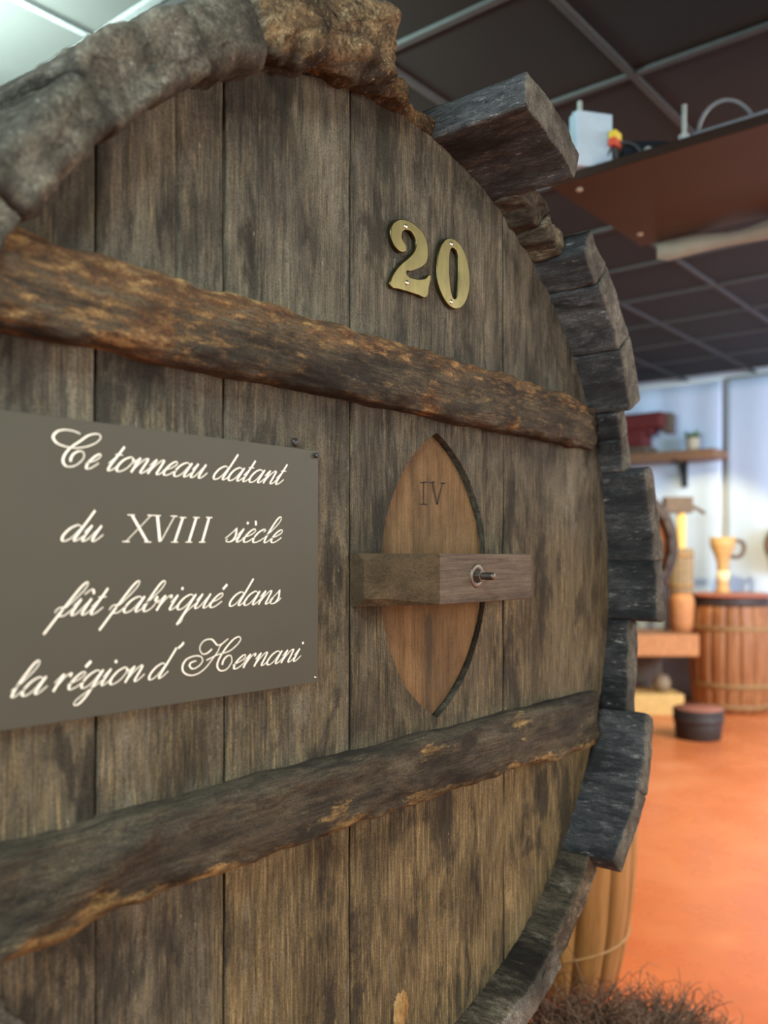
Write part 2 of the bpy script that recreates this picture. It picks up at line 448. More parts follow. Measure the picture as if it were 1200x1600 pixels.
def stave(a0, a1, p0, p1, t=.046, rough=.0025, seed=0, end='stave_end', side='stave_in', dr=0.0, round_r=.006, ragged=.004, lumps=0.0):
    gap = .0011 / R
    a0, a1 = math.radians(a0) + gap, math.radians(a1) - gap
    if a0 > a1: a0, a1, p0, p1 = a1, a0, p1, p0
    w_ = (a1 - a0) * R
    na, nr = max(6, int(w_ / .007)), max(5, int(t / .007))
    loop = []
    for i in range(na): loop.append((w_ * i / na, 0))
    for i in range(nr): loop.append((w_, t * i / nr))
    for i in range(na): loop.append((w_ * (1 - i / na), t))
    for i in range(nr): loop.append((0, t * (1 - i / nr)))
    rr = round_r; M_ = len(loop)

    def inset(q, d):
        x = min(max(q[0], d), w_ - d) if w_ > 2 * d else w_ / 2
        y = min(max(q[1], d), t - d) if t > 2 * d else t / 2
        return x, y
    def rounded(q):
        c_ = inset(q, rr); dx, dy = q[0] - c_[0], q[1] - c_[1]
        l = math.hypot(dx, dy)
        return q if l < 1e-9 else (c_[0] + dx / l * min(l, rr), c_[1] + dy / l * min(l, rr))
    rings = [(.45, 0.0, 0), (.72, 0.0, 0), (.9, 0.0, 0)] + [(1, rr * (1 - math.cos(q)), rr * (1 - math.sin(q))) for q in (.15, .5, .85, 1.2, math.pi / 2)]
    for k in range(3): rings[k] = (rings[k][0], 0.0, rr)
    ys = [rr + .006, rr + .014, .03, .042, .055, .07, .085, .1, .115, .13]
    P = max(p0, p1)
    ys = sorted(q for q in ys if q < P + .03 and q > rr + .002)
    tail = [P + .05, P + .12, P + .35, P + .6, P + .9, P + L]
    V, Fc, idx = [], [], []
    for (sc, yo, ins) in rings:
        for q in loop:
            q = rounded(q)
            if ins: 
                c_ = inset(q, rr); k_ = 1 - ins / rr
                q = (c_[0] + (q[0] - c_[0]) * k_, c_[1] + (q[1] - c_[1]) * k_)
            if sc < 1: q = (w_ / 2 + (q[0] - w_ / 2) * sc, t / 2 + (q[1] - t / 2) * sc)
            V.append((q[0], q[1], yo))
    for y in ys + tail:
        for q in loop:
            q = rounded(q); V.append((q[0], q[1], y))
    nrings = len(rings) + len(ys) + len(tail)
    out = []
    sd = seed * 7.31
    for (x, r, yo) in V:
        s = x / w_
        p = p0 + (p1 - p0) * s
        nz = (fbm(x * 16 + sd, r * 16, sd * .7, 3) + .25 * fbm(x * 60 + sd, r * 60, sd, 2)) * ragged
        if yo >= P + .04: y = -p * max(0, 1 - (yo - P) / .05) + (yo - P); nz = 0
        else: y = -p + yo + nz
        y = min(y, L)
        a = a0 + s * (a1 - a0)
        fade = 1 if yo < P + .04 else 0
        nv = Vector((fbm(x * 30 + sd, y * 12, r * 30), fbm(x * 30, y * 12 + sd, r * 30 + 5), 0)) * rough * fade
        groove = fbm(x * 160 + sd, y * 9, r * 160, 3) * rough * .7 * fade
        lump = 0
        if lumps:
            lump = (noise.noise(Vector((x * 17 + sd, y * 17, r * 17))) + .5 * noise.noise(Vector((x * 42 + sd, y * 42, r * 42))) + .28 * noise.noise(Vector((x * 95 + sd, y * 95, r * 95)))) * lumps * fade
        cx = (s - .5); cr = (r / t - .5)
        rad = rad_at(y) + dr + r + nv.x + groove + lump * cr * 2
        aa = a + (nv.y + lump * cx * 1.2) / R
        out.append((rad * math.cos(aa), y - lump * .6, HC + rad * math.sin(aa)))
    for k in range(nrings - 1):
        for i in range(M_):
            a, b = k * M_ + i, k * M_ + (i + 1) % M_
            Fc.append((a, a + M_, b + M_, b)); idx.append(0 if k < 5 else 1)
    Fc.append(tuple(range(M_))); idx.append(0)
    o = mesh('stave', out, Fc, [M[end], M[side]], tun, True, idx)
    return o


# angles in degrees around the head (0 = right, 90 = top); protrusions in metres
STAVES = [
    # a0, a1, p0, p1, kwargs
    (83, 68.2, .162, .150, dict(side='stave_in', end='stave_end', rough=.0018, round_r=.004, t=.05)),
    (68.2, 62, .052, .054, dict(side='stave_warm', end='stave_warm', rough=.006, ragged=.012, lumps=.006, t=.04)),
    (62, 56, .053, .055, dict(side='stave_warm', end='stave_warm', rough=.005, ragged=.010, lumps=.006, t=.036)),
    (56, 50, .097, .096, dict(rough=.003, t=.058)),
    (50, 38.8, .096, .094, dict(rough=.0035, t=.060)),
    (38.8, 28.6, .094, .084, dict(rough=.0022, t=.060)),
    (28.6, 24, .056, .054, dict(rough=.003, t=.036)),
    (24, 18.4, .055, .047, dict(rough=.003, t=.038)),
    (18.4, 3.6, .090, .097, dict(rough=.0018, round_r=.008)),
    (3.6, -6.0, .097, .102, dict(rough=.0015)),
    (-6.0, -20.9, .044, .056, dict(rough=.0025)),
    (-20.9, -33.2, .100, .115, dict(rough=.002, round_r=.010)),
    (-33.2, -45, .115, .105, dict(rough=.002)),
    (-45, -60.5, .060, .064, dict(rough=.003, side='stave_warm', end='stave_warm')),
    (-60.5, -78.5, .070, .067, dict(rough=.003, side='stave_warm', t=.05)),
    (-78.5, -95, .06, .07, dict(rough=.003, side='stave_warm')),
    (-95, -110, .07, .06, dict(rough=.003, side='stave_warm')),
    (-110, -126, .05, .07, dict(rough=.003, side='stave_warm')),
    (-126, -142, .014, .012, dict(rough=.003, side='stave_warm', t=.04)),
    (-142, -160, .012, .015, dict(rough=.003, side='stave_warm', t=.04)),
    (-160, -176, .015, .012, dict(rough=.003, t=.04)),
    (184, 172, .012, .02, dict(rough=.003, t=.04)),
    (172, 160, .02, .03, dict(rough=.004, side='stave_warm', t=.04)),
    (160, 149, .035, .05, dict(rough=.004, side='rotten_grey', end='rotten_grey')),
    (149, 137, .060, .065, dict(rough=.004, side='rotten_grey', end='rotten_grey', ragged=.006, lumps=.004, t=.060, dr=-.004, round_r=.014)),
    (137, 124, .065, .062, dict(rough=.004, side='rotten_grey', end='rotten_grey', ragged=.008, lumps=.005, round_r=.012, t=.074, dr=-.006)),
    (124, 115, .062, .055, dict(rough=.004, side='rotten_grey', end='rotten_grey', ragged=.008, lumps=.006, round_r=.020, t=.078, dr=-.006)),
    (115, 96, .058, .068, dict(rough=.004, side='stave_warm', end='rotten', ragged=.010, lumps=.020, round_r=.026, t=.090)),
    (96, 90, .034, .030, dict(rough=.004, side='rotten', end='rotten', ragged=.010, lumps=.012, round_r=.012, t=.040)),
    (90, 83, .004, .012, dict(rough=.004, side='rotten', end='rotten', ragged=.008, lumps=.006, t=.028)),
]
for k, (a0, a1, p0, p1, kw) in enumerate(STAVES):
    stave(a0, a1, p0, p1, seed=k + 1, **kw)

# head planks ------------------------------------------------------
RH = R + .004
DCX, DCZ, DW, DH = .098, 1.232, .1375, .216     # lens-shaped door: centre, half width, half height
def lens_half(x):       # half height of the lens at x
    a = DW; b = DH      # circle through (0,±b) and (a,0)
    rr = (a * a + b * b) / (2 * a)
    d = abs(x - DCX)
    q = rr * rr - (d + rr - a) ** 2
    return math.sqrt(max(0, q))


def relief(x, z, seed):
    return (fbm(x * 9 + seed, z * 4, seed, 3) * .0022 + fbm(x * 70 + seed, z * 5, 3.3, 3) * .0009)


def plank_region(V, Fc, A, xs, zb, zt, rows, seed, edge_l, edge_r, crack=None, rim=(1, 1, 1, 1)):
    base = len(V); n = rows + 1
    for x in xs:
        b, t_ = zb(x), zt(x)
        for r in range(n):
            z = b + (t_ - b) * r / rows
            d = relief(x, z, seed)
            for e in (edge_l, edge_r):
                if e is not None:
                    q = abs(x - e)
                    if q < .0032: d -= (.0032 - q) * .8 * (1 + .8 * fbm(z * 14, e * 9, 2, 2))
            if crack and abs(x - crack) < .0016 and z > 1.5: d -= .006
            V.append((x, -d, z)); A.append(plank_wear_bounce(x, z))
    for i in range(len(xs) - 1):
        for r in range(rows):
            a = base + i * n + r
            Fc.append((a, a + n, a + n + 1, a + 1))
    # rims: the border pushed straight back (left, top, right, bottom)
    L_ = len(xs) - 1
    for on, line in zip(rim, ([base + r for r in range(n)], [base + i * n + rows for i in range(L_ + 1)],
                              [base + L_ * n + r for r in range(rows, -1, -1)], [base + i * n for i in range(L_, -1, -1)])):
        if not on: continue
        s = len(V)
        for b in line:
            V.append(V[b]); V.append((V[b][0], .04, V[b][2])); A.extend((.2, .2))
        for i in range(len(line) - 1):
            q = s + 2 * i; Fc.append((q, q + 2, q + 3, q + 1))


def plank_wear_bounce(x, z):     # how far the grey skin has worn off the oak: bare below the lower crossbar, with warm floor bounce painted in lower down
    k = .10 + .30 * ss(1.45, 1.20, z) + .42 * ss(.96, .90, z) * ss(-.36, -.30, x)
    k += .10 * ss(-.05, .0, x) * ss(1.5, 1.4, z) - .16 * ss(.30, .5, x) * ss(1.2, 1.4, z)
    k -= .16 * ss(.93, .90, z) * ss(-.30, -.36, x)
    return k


def ss(a, b, x):
    t = min(1, max(0, (x - a) / (b - a))); return t * t * (3 - 2 * t)


def lin(a, b, step):
    n = max(2, int(abs(b - a) / step)); return [a + (b - a) * i / n for i in range(n + 1)]


def cols(a, b, extra=()):
    xs = [a, a + .0015, a + .004, a + .007] + lin(a + .012, b - .012, .011) + [b - .007, b - .004, b - .0015, b]
    return sorted(set(xs) | set(extra))


ct = lambda x: HC + math.sqrt(max(1e-8, RH * RH - x * x))
cb = lambda x: HC - math.sqrt(max(1e-8, RH * RH - x * x))
JO = [-RH + .002, -.625, -.4876, -.319, -.1000, .2877, RH - .002]
G = .0016
for k in range(6):
    a, b = JO[k] + G, JO[k + 1] - G
    V, Fc, A = [], [], []
    mat = M['plank']
    if k == 4:
        l, r_ = DCX - DW, DCX + DW
        plank_region(V, Fc, A, [a, a + .0015, a + .004, a + .007] + lin(a + .012, l, .01), cb, ct, 100, k * 3.7, JO[k], None, None, (1, 1, 0, 1))
        xs = lin(l, r_, .0065)
        plank_region(V, Fc, A, xs, lambda x: DCZ + lens_half(x), ct, 60, k * 3.7, None, None, None, (0, 1, 0, 1))
        plank_region(V, Fc, A, xs, cb, lambda x: DCZ - lens_half(x), 60, k * 3.7, None, None, None, (0, 1, 0, 1))
        plank_region(V, Fc, A, lin(r_, b - .012, .01) + [b - .007, b - .004, b - .0015, b], cb, ct, 100, k * 3.7, None, JO[k + 1], None, (0, 1, 1, 1))
    else:
        ex = (-.3883, -.3870, -.3896, -.3900, -.3866) if k == 2 else ()
        plank_region(V, Fc, A, cols(a, b, ex), cb, ct, 100, k * 3.7, JO[k], JO[k + 1], -.3883 if k == 2 else None)
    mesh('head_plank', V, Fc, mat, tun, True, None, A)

# lens-shaped inspection door, set a little back in its opening, with a dark stain down its middle
V, Fc, A = [], [], []
xs = lin(DCX - DW + .002, DCX + DW - .002, .0065)
n = 41
for x in xs:
    hh = max(.0005, lens_half(x) - .003)
    for r in range(n):
        z = DCZ - hh + 2 * hh * r / (n - 1)
        d = fbm(x * 60, z * 4, 8, 3) * .0006
        e = min(hh - abs(z - DCZ), (DW - abs(x - DCX)))
        if e < .004: d -= (.004 - e) * .5
        V.append((x, .009 - d, z))
        A.append(.95 * math.exp(-((x - .089) / .011) ** 2) * max(.55 * ss(1.19, 1.16, z) + .25 * ss(1.05, 1.1, z) * ss(1.19, 1.16, z), .45 * ss(1.25, 1.3, z) * ss(1.41, 1.36, z)) / .8)
for i in range(len(xs) - 1):
    for r in range(n - 1):
        a = i * n + r; Fc.append((a, a + n, a + n + 1, a + 1))
dm = mesh('inspection_door', V, Fc, M['door'], tun, True, None, A)
dm['label'] = 'reddish brown lens-shaped inspection door'
# its cut mark IV
def strip(pts, wid, y, V, Fc):
    b = len(V)
    for i, p in enumerate(pts):
        q0, q1 = Vector(pts[max(i - 1, 0)]), Vector(pts[min(i + 1, len(pts) - 1)])
        d = (q1 - q0).normalized(); nn = Vector((-d.y, d.x))
        ww = wid(i / max(1, len(pts) - 1)) if callable(wid) else wid
        for s in (-1, 1):
            q = Vector(p) + nn * ww * .5 * s; V.append((q.x, y, q.y))
    for i in range(len(pts) - 1):
        a = b + 2 * i; Fc.append((a, a + 1, a + 3, a + 2))


V, Fc = [], []
def cut(p, q, wd):
    wd *= 1.35; a, b = on_head(*p, -.0085), on_head(*q, -.0085)
    strip([(a.x, a.z), ((a.x + b.x) / 2, (a.z + b.z) / 2), (b.x, b.z)], wd, .0083, V, Fc)
for p, q, wd in [((662, 753), (662, 788), .0020), ((657, 754), (669, 753), .0014), ((657, 788), (668, 788), .0014),
                 ((676, 753), (683, 788), .0030), ((692, 754), (683, 788), .0022), ((671, 754), (679, 753), .0014), ((688, 755), (697, 755), .0014)]:
    cut(p, q, wd)
mesh('carved_mark', V, Fc, M['ink'], tun, False)

# crossbars -------------------------------------------------------
def crossbar(x0, x1, z0, z1, thick, mat, seed, wearf, taper, shape=None, amp=.0045):
    nx, nv = 230, 30
    V, Fc, A = [], [], []
    for i in range(nx + 1):
        x = x0 + (x1 - x0) * i / nx
        zb = z0(x) + fbm(x * 11, seed, 1, 4) * .004
        zt = z1(x) + fbm(x * 9, seed, 5, 4) * .004
        th = thick * taper(x)
        for j in range(nv + 1):
            u = -math.pi / 2 + math.pi * j / nv
            c_, s = math.cos(u), math.sin(u)
            e = .42
            yy = th * (abs(c_) ** e); zz = math.copysign(abs(s) ** e, s)
            z = (zb + zt) / 2 + zz * (zt - zb) / 2
            d = 0
            if 0 < j < nv:
                d = fbm(x * 16, z * 45, seed, 5) * amp + fbm(x * 30, z * 150, seed + 4, 3) * amp * .45
                if shape: d += shape(x, z)
            V.append((x, -(yy + d) + (.004 if j in (0, nv) else 0), z + (d * .5 * s)))
            A.append(wearf(x, (z - zb) / (zt - zb)))
    n = nv + 1
    for i in range(nx):
        for j in range(nv):
            a = i * n + j; Fc.append((a, a + n, a + n + 1, a + 1))
    Fc.append(tuple(range(n))); Fc.append(tuple(nx * n + j for j in range(n))[::-1])
    return mesh('crossbar', V, Fc, mat, tun, True, None, A)


def ss(a, b, x):
    t = min(1, max(0, (x - a) / (b - a))); return t * t * (3 - 2 * t)


up_spots = [(on_head(648, 634), .018), (on_head(775, 659), .014), (on_head(210, 520), .02)]
def wear_up(x, v):
    z = 1.467 + v * .10
    w_ = .24 + .45 * ss(.45, 1.0, v) * (1 - .3 * ss(.1, .5, x)) + .25 * ss(-.1, -.5, x)
    for p, r in up_spots: w_ += .9 * math.exp(-((x - p.x) ** 2 + (z - p.z) ** 2) / r / r)
    return w_
cbu = crossbar(-.652, .598, lambda x: 1.467, lambda x: 1.560 - .012 * ss(.40, .6, x), .034, M['bar_rusty'], 2.2, wear_up,
               lambda x: 1 - .55 * ss(.46, .6, x), amp=.006)
cbu['label'] = 'upper crossbar of rusty worn oak'
ra, rb = on_head(0, 1440), on_head(228, 1268)
def ridge(x, z):
    dx, dz = rb.x - ra.x, rb.z - ra.z; l2 = dx * dx + dz * dz
    t_ = ((x - ra.x) * dx + (z - ra.z) * dz) / l2
    t_ = min(1, max(-.3, t_)); d = math.hypot(x - ra.x - t_ * dx, z - ra.z - t_ * dz)
    below = (z - ra.z) < (x - ra.x) * dz / dx
    k = .014 * math.exp(-(d / .012) ** 2) * (1 - ss(.8, 1.0, t_))
    if not below: k -= .010 * ss(.0, .03, d) * ss(-.43, -.50, x)
    kn = on_head(124, 1393); k -= .008 * math.exp(-((x - kn.x) ** 2 + (z - kn.z) ** 2) / .006 ** 2)
    return k
lo_spots = [(on_head(785, 1122), .02), (on_head(640, 1165), .016), (on_head(640, 1240), .022), (on_head(500, 1255), .02), (on_head(100, 1395), .02)]
def wear_lo(x, v):
    z = .905 + v * .103
    w_ = .10 + .62 * (1 - ss(.0, .30, v))
    for p, r in lo_spots: w_ += .55 * math.exp(-((x - p.x) ** 2 * .3 + (z - p.z) ** 2) / r / r)
    return w_
cbl = crossbar(-.630, .614, lambda x: .906 - .012 * ss(.3, .6, x) - .010 * ss(-.47, -.56, x), lambda x: 1.000 + .002 * x, .036, M['bar_ochre'], 7.9, wear_lo,
               lambda x: 1 - .6 * ss(.44, .61, x), ridge)
cbl['label'] = 'lower crossbar of dark oak with a crumbling ochre edge'

# latch bar over the door -----------------------------------------
LZ, LH = 1.229, .0355
prof = [(-.098, .012), (-.098, -.022), (-.070, -.038), (.002, -.0745), (.250, -.0745), (.318, -.040), (.330, -.012), (.330, .012)]
prof = [(x * 1.0, y) for x, y in prof]
V, Fc, idx = [], [], []
ch = .012
for (x, y) in prof:
    k = 1.0
    c_ = .010 if x < -.06 or x > .31 else .0015
    for z, yo in ((-LH, c_), (-LH + c_, 0), (LH - c_, 0), (LH, c_)):
        V.append((x, min(.012, y + yo * (1 if y < 0 else 0)), LZ + z))
m = 4
for i in range(len(prof) - 1):
    for j in range(3):
        a = i * m + j; Fc.append((a, a + m, a + m + 1, a + 1)); idx.append(1 if i < 3 or i > 3 else 0)
Fc.append(tuple(i * m for i in range(len(prof)))[::-1]); idx.append(1)
Fc.append(tuple(i * m + 3 for i in range(len(prof)))); idx.append(1)
la = mesh('latch_bar', V, Fc, [M['latch'], M['latch_shaded']], tun, False, idx)
la['label'] = 'short bevelled latch bar bolted across the door'
bp = on_head(745, 900, .0745)
lathe('washer', [(.0085, 0), (.0085, .0022), (.0165, .0022), (.0175, .001), (.0175, -.001)], M['steel'], la, 28, (bp.x, -.0745, bp.z), 'y')
lathe('nut', [(.006, .0), (.0095, .002), (.0095, .0095), (.0082, .0105), (.005, .0105)], M['steel'], la, 6, (bp.x, -.0745, bp.z), 'y', False)
thr = [(.0052, .0)]
for i in range(12): thr += [(.0056, .010 + i * .0016), (.0048, .0108 + i * .0016)]
thr += [(.0045, .030), (0.0, .0302)]
lathe('bolt', thr, M['steel'], la, 14, (bp.x, -.0745, bp.z), 'y')

# old bolt head and broken knot on the head
q = on_head(462, 691, .003)
lathe('nail_head', [(.0055, -.006), (.0055, .002), (.004, .004), (0, .0045)], M['screw'], tun, 12, (q.x, -.001, q.z), 'y')
def chip(px, py, w_, h_, seed, mat, depth=.006):
    c0 = on_head(px, py); V, Fc = [], []; n = 14
    for i in range(n + 1):
        for j in range(n + 1):
            u, v = i / n * 2 - 1, j / n * 2 - 1
            rr = max(abs(u), abs(v)); l = math.hypot(u, v) or 1
            x, z = u / l * rr, v / l * rr
            edge = 1 + .25 * fbm(u * 2 + seed, v * 2, seed, 3)
            d = depth * (1 - rr ** 3) + fbm(u * 3 + seed, v * 1.4, 3, 4) * depth * .7 * (1 - rr * .6)
            V.append((c0.x + x * w_ * edge, -d + .003, c0.z + z * h_ * edge))
    for i in range(n):
        for j in range(n):
            a = i * (n + 1) + j; Fc.append((a, a + n + 1, a + n + 2, a + 1))
    o = mesh('broken_knot', V, Fc, mat, tun); o['label'] = 'pale freshly broken knot'
    return o
chip(625, 1578, .020, .034, 3.3, M['bare'], .009)

# hoops on the outside, behind the chime
for y in (.22, .42, .95, 1.13):
    rr = rad_at(y) + .05
    lathe('iron_hoop', [(rr, -y - .03), (rr + .006, -y - .03), (rr + .006, -y + .03), (rr, -y + .03)], M['iron'], tun, 64, (0, 0, HC), 'y')
lathe('rear_head', [(R + .003, -L + .06), (0, -L + .06)], M['plank'], tun, 48, (0, 0, HC), 'y')

# timber cradle under the tun
cr = thing('timber_cradle', 'heavy timber cradle of beams that carries the huge oak tun', 'stand', (0, 0, 0))
for y in (.32, 1.0):
    V, Fc = [], []
    rr = rad_at(y) + .058; half = .62; n = 30
    for i in range(n + 1):
        x = -half + 2 * half * i / n
        zt = HC - math.sqrt(rr * rr - x * x) - .001
        for yy in (y - .07, y + .07):
            V += [(x, yy, .22), (x, yy, zt)]
    for i in range(n):
        a, b = i * 4, (i + 1) * 4
        Fc += [(a, b, b + 1, a + 1), (a + 3, b + 3, b + 2, a + 2), (a + 1, b + 1, b + 3, a + 3), (a + 2, b + 2, b, a)]
    Fc += [(0, 1, 3, 2), (n * 4 + 2, n * 4 + 3, n * 4 + 1, n * 4)]
    mesh('saddle_beam', V, Fc, M['dark_wood'], cr, False)
    for sx in (-.5, .5):
        box('foot_block', sx - .09, sx + .09, y - .08, y + .08, 0, .22, M['dark_wood'], cr, .006)

# ------------------------------------------------------------------ brass numerals 2 and 0
def numeral(outlines, name, label, screws):
    cu = bpy.data.curves.new(name, 'CURVE'); cu.dimensions = '2D'; cu.fill_mode = 'BOTH'
    cu.extrude = .0014; cu.bevel_depth = .0016; cu.bevel_resolution = 3; cu.offset = -.0012
    pts_all = []
    for ol in outlines:
        sp = cu.splines.new('BEZIER'); sp.bezier_points.add(len(ol) - 1); sp.use_cyclic_u = True
        for bp_, (x, y) in zip(sp.bezier_points, ol):
            p = on_head(560 + x * .18333, 320 + y * .18333, .003)
            bp_.co = (p.x, p.z, 0); bp_.handle_left_type = bp_.handle_right_type = 'AUTO'; pts_all.append(p)
    tmp = bpy.data.objects.new('tmp', cu); COL.objects.link(tmp)
    bpy.context.view_layer.update()
    me = bpy.data.meshes.new_from_object(tmp.evaluated_get(bpy.context.evaluated_depsgraph_get()))
    bpy.data.objects.remove(tmp); bpy.data.curves.remove(cu)
    me.transform(Matrix.Rotation(math.pi / 2, 4, 'X'))
    me.transform(Matrix.Translation((0, -.0055, 0)))
    me.materials.clear(); me.materials.append(M['brass'])
    t = thing(name, label, 'numeral')
    b = bpy.data.objects.new('brass_plate', me); link(b, t)
    for p in me.polygons: p.use_smooth = False
    for s in screws:
        q = on_head(560 + s[0] * .18333, 320 + s[1] * .18333, .009)
        lathe('screw', [(.0036, 0), (.0034, .0014), (.002, .0024), (0, .0027)], M['pin'], t, 14, (q.x, -.0082, q.z), 'y')
    return t


two = [(362, 408), (310, 385), (268, 320), (251, 245), (262, 180), (300, 142), (355, 130), (412, 147), (470, 185), (522, 240), (556, 310), (568, 390),
       (562, 480), (535, 520), (480, 552), (425, 570), (385, 582), (402, 612), (450, 632), (500, 640), (548, 630), (590, 606), (593, 625),
       (578, 700), (558, 788), (480, 770), (400, 745), (320, 722), (262, 706), (246, 682), (255, 640), (290, 570), (340, 510), (400, 460), (442, 415),
       (466, 365), (468, 315), (446, 260), (420, 230), (390, 220), (362, 226), (348, 248), (345, 280), (358, 315), (380, 352), (385, 388)]
zero = [[(745, 290), (700, 322), (667, 390), (651, 480), (648, 600), (662, 690), (692, 772), (732, 840), (780, 882), (822, 890), (862, 870), (902, 800),
         (924, 700), (924, 600), (908, 500), (880, 412), (842, 342), (800, 305)],
        [(772, 375), (756, 420), (750, 520), (755, 640), (766, 740), (786, 800), (806, 802), (822, 740), (829, 640), (831, 520), (825, 430), (803, 385)]]
numeral([two], 'brass_numeral', 'brass numeral 2 screwed to the upper head of the oak tun', [(405, 185), (415, 665)])
numeral(zero, 'brass_numeral', 'brass numeral 0 screwed to the tun right of the numeral 2', [(793, 335), (792, 828)])

# ------------------------------------------------------------------ the sign
sgn = thing('text_sign', 'olive grey sign with four lines of cream script fixed on the oak tun', 'sign')
SX0, SX1, SZ0, SZ1 = -.612, on_head(497, 700, .0075).x, on_head(497, 1065, .0075).z, on_head(497, 705, .0075).z
SY = -.0075
bm = box_bm(SX0, SX1, SY, -.0045, SZ0, SZ1, 0)
o = bm_obj('board', bm, [M['sign'], M['sign_edge']], sgn)
for p in o.data.polygons:
    p.material_index = 0 if p.normal.y < -.5 else 1
for (x, z) in ((SX1 - .005, SZ1 - .006), (SX0 + .006, SZ1 - .006), (SX0 + .006, SZ0 + .006), (SX1 - .005, SZ0 + .006)):
    if (x, z) == (SX1 - .005, SZ0 + .006):
        lathe('screw', [(.0016, 0), (.0012, .0010), (0, .0012)], M['pin'], sgn, 10, (x, SY, z), 'y')
    else:
        lathe('screw', [(.0034, 0), (.0034, .0045), (.0025, .0052), (.0014, .0052), (.0010, .0035), (0, .0035)], M['screw'], sgn, 12, (x, SY, z), 'y')

THICK, THIN = .0024, .0009
SLANT = .70
BOWL = [(.62, .86), (.40, 1.0), (.14, .78), (.02, .36), (.10, .04), (.28, .0), (.48, .25), (.63, .84)]
STEM_END = [(.68, 1.0), (.64, .45), (.63, .10), (.72, .0), (.86, .15), (1.0, .42)]
GL = {   # strokes on an upright grid, x-height 1; advance
    'a': ([BOWL, STEM_END], .92),
    'n': ([[(-.02, .55), (.10, .92), (.16, .96)], [(.16, 1.0), (.13, .5), (.12, .0)], [(.12, .05), (.22, .5), (.42, .95), (.56, .95), (.57, .5), (.56, .12), (.64, .0), (.78, .12), (.92, .42)]], .86),
    'u': ([[(-.02, .55), (.12, 1.0)], [(.13, 1.0), (.09, .45), (.10, .10), (.20, .0), (.36, .2), (.55, .85)], [(.58, 1.0), (.55, .45), (.56, .10), (.65, .0), (.78, .12), (.92, .42)]], .86),
    'o': ([[(.38, 1.0), (.14, .80), (.02, .38), (.10, .05), (.28, .0), (.50, .22), (.60, .62), (.52, .93), (.38, 1.0)], [(.53, .9), (.62, .78), (.78, .82)]], .72),
    'e': ([[(-.06, .30), (.12, .42), (.36, .60), (.48, .84), (.38, 1.0), (.20, .86), (.05, .45), (.08, .10), (.22, .0), (.42, .12), (.62, .42)]], .58),
    't': ([[(-.04, .45), (.16, 1.0)], [(.20, 1.62), (.14, .9), (.09, .3), (.12, .04), (.22, .0), (.36, .15), (.50, .42)], [(.0, 1.06), (.36, 1.08)]], .44),
    'd': ([BOWL, [(.74, 1.95), (.68, 1.0), (.64, .45), (.63, .10), (.72, .0), (.86, .15), (1.0, .42)]], .92),
    'l': ([[(-.06, .35), (.16, .8), (.40, 1.45), (.42, 1.85), (.30, 2.0), (.18, 1.75), (.09, 1.0), (.06, .35), (.10, .05), (.20, .0), (.34, .14), (.50, .42)]], .44),
    'b': ([[(-.06, .35), (.16, .8), (.40, 1.45), (.42, 1.85), (.30, 2.0), (.18, 1.75), (.09, 1.0), (.06, .35), (.12, .05), (.26, .0), (.44, .2), (.52, .6), (.44, .95), (.40, .75), (.52, .62), (.70, .72)]], .66),
    'f': ([[(-.16, .20), (-.16, .42), (-.02, .52), (.10, .40), (.06, .12), (.16, .0), (.34, .05), (.52, .42)],
           [(.10, .35), (.34, .95), (.52, 1.6), (.50, 1.98), (.38, 2.0), (.26, 1.6), (.12, .6), (.02, -.2), (-.08, -1.05)]], .50),
    'r': ([[(-.04, .50), (.10, .92), (.16, .98)], [(.16, 1.0), (.13, .5), (.12, .0)], [(.13, .25), (.24, .70), (.36, .95), (.46, 1.0), (.50, .88), (.47, .80)]], .68),
    'i': ([[(-.04, .50), (.11, 1.0)], [(.13, 1.0), (.09, .45), (.09, .10), (.18, .0), (.32, .14), (.46, .42)], [(.17, 1.50), (.16, 1.36)]], .42),
    's': ([[(-.10, .25), (.10, .65), (.26, 1.05)], [(.24, 1.0), (.32, .78), (.42, .42), (.36, .08), (.18, .0), (.02, .06), (.04, .22)], [(.36, .08), (.50, .2), (.60, .42)]], .56),
    'c': ([[(.44, .78), (.50, .93), (.38, 1.0), (.16, .78), (.03, .38), (.09, .05), (.26, .0), (.48, .14), (.70, .42)]], .70),
    'q': ([BOWL, [(.68, 1.0), (.62, .2), (.56, -.6), (.52, -1.05)], [(.52, -1.02), (.66, -.85), (.62, -.5), (.70, -.1), (1.0, .42)]], .92),
    'g': ([BOWL, [(.68, 1.0), (.63, .2), (.57, -.55), (.42, -.98), (.22, -.98), (.20, -.72), (.48, -.28), (1.0, .42)]], .92),
}
ACC = {'é': ('e', [(.30, 1.28), (.40, 1.62)]), 'è': ('e', [(.16, 1.62), (.32, 1.28)]), 'û': ('u', [(.14, 1.28), (.36, 1.58), (.56, 1.28)])}


def ribbon(pts, V, Fc, tk=THICK, tn=THIN, y=SY - .00025, dot=False):
    path = smooth_path([(p[0], p[1], 0) for p in pts], 9)
    b = len(V)
    for i, p in enumerate(path):
        d = path[min(i + 1, len(path) - 1)] - path[max(i - 1, 0)]
        d = d.normalized() if d.length > 1e-9 else Vector((1, 0, 0))
        nn = Vector((-d.y, d.x, 0))
        wd = tn + (tk - tn) * max(0.0, -d.y) ** 1.2
        if dot: wd = tk * 1.1
        for s in (-1, 1):
            q = p + nn * wd * .5 * s; V.append((q.x, y, q.y))
    for i in range(len(path) - 1):
        a = b + 2 * i; Fc.append((a, a + 1, a + 3, a + 2))


def letter(strokes, f, tk=THICK, tn=THIN, dots=()):
    V, Fc = [], []
    for k, s in enumerate(strokes):
        ribbon([f(p) for p in s], V, Fc, tk, tn, SY - .00025 - .00006 * k, dot=(k in dots))
    mesh('letter', V, Fc, M['paint'], sgn, False)


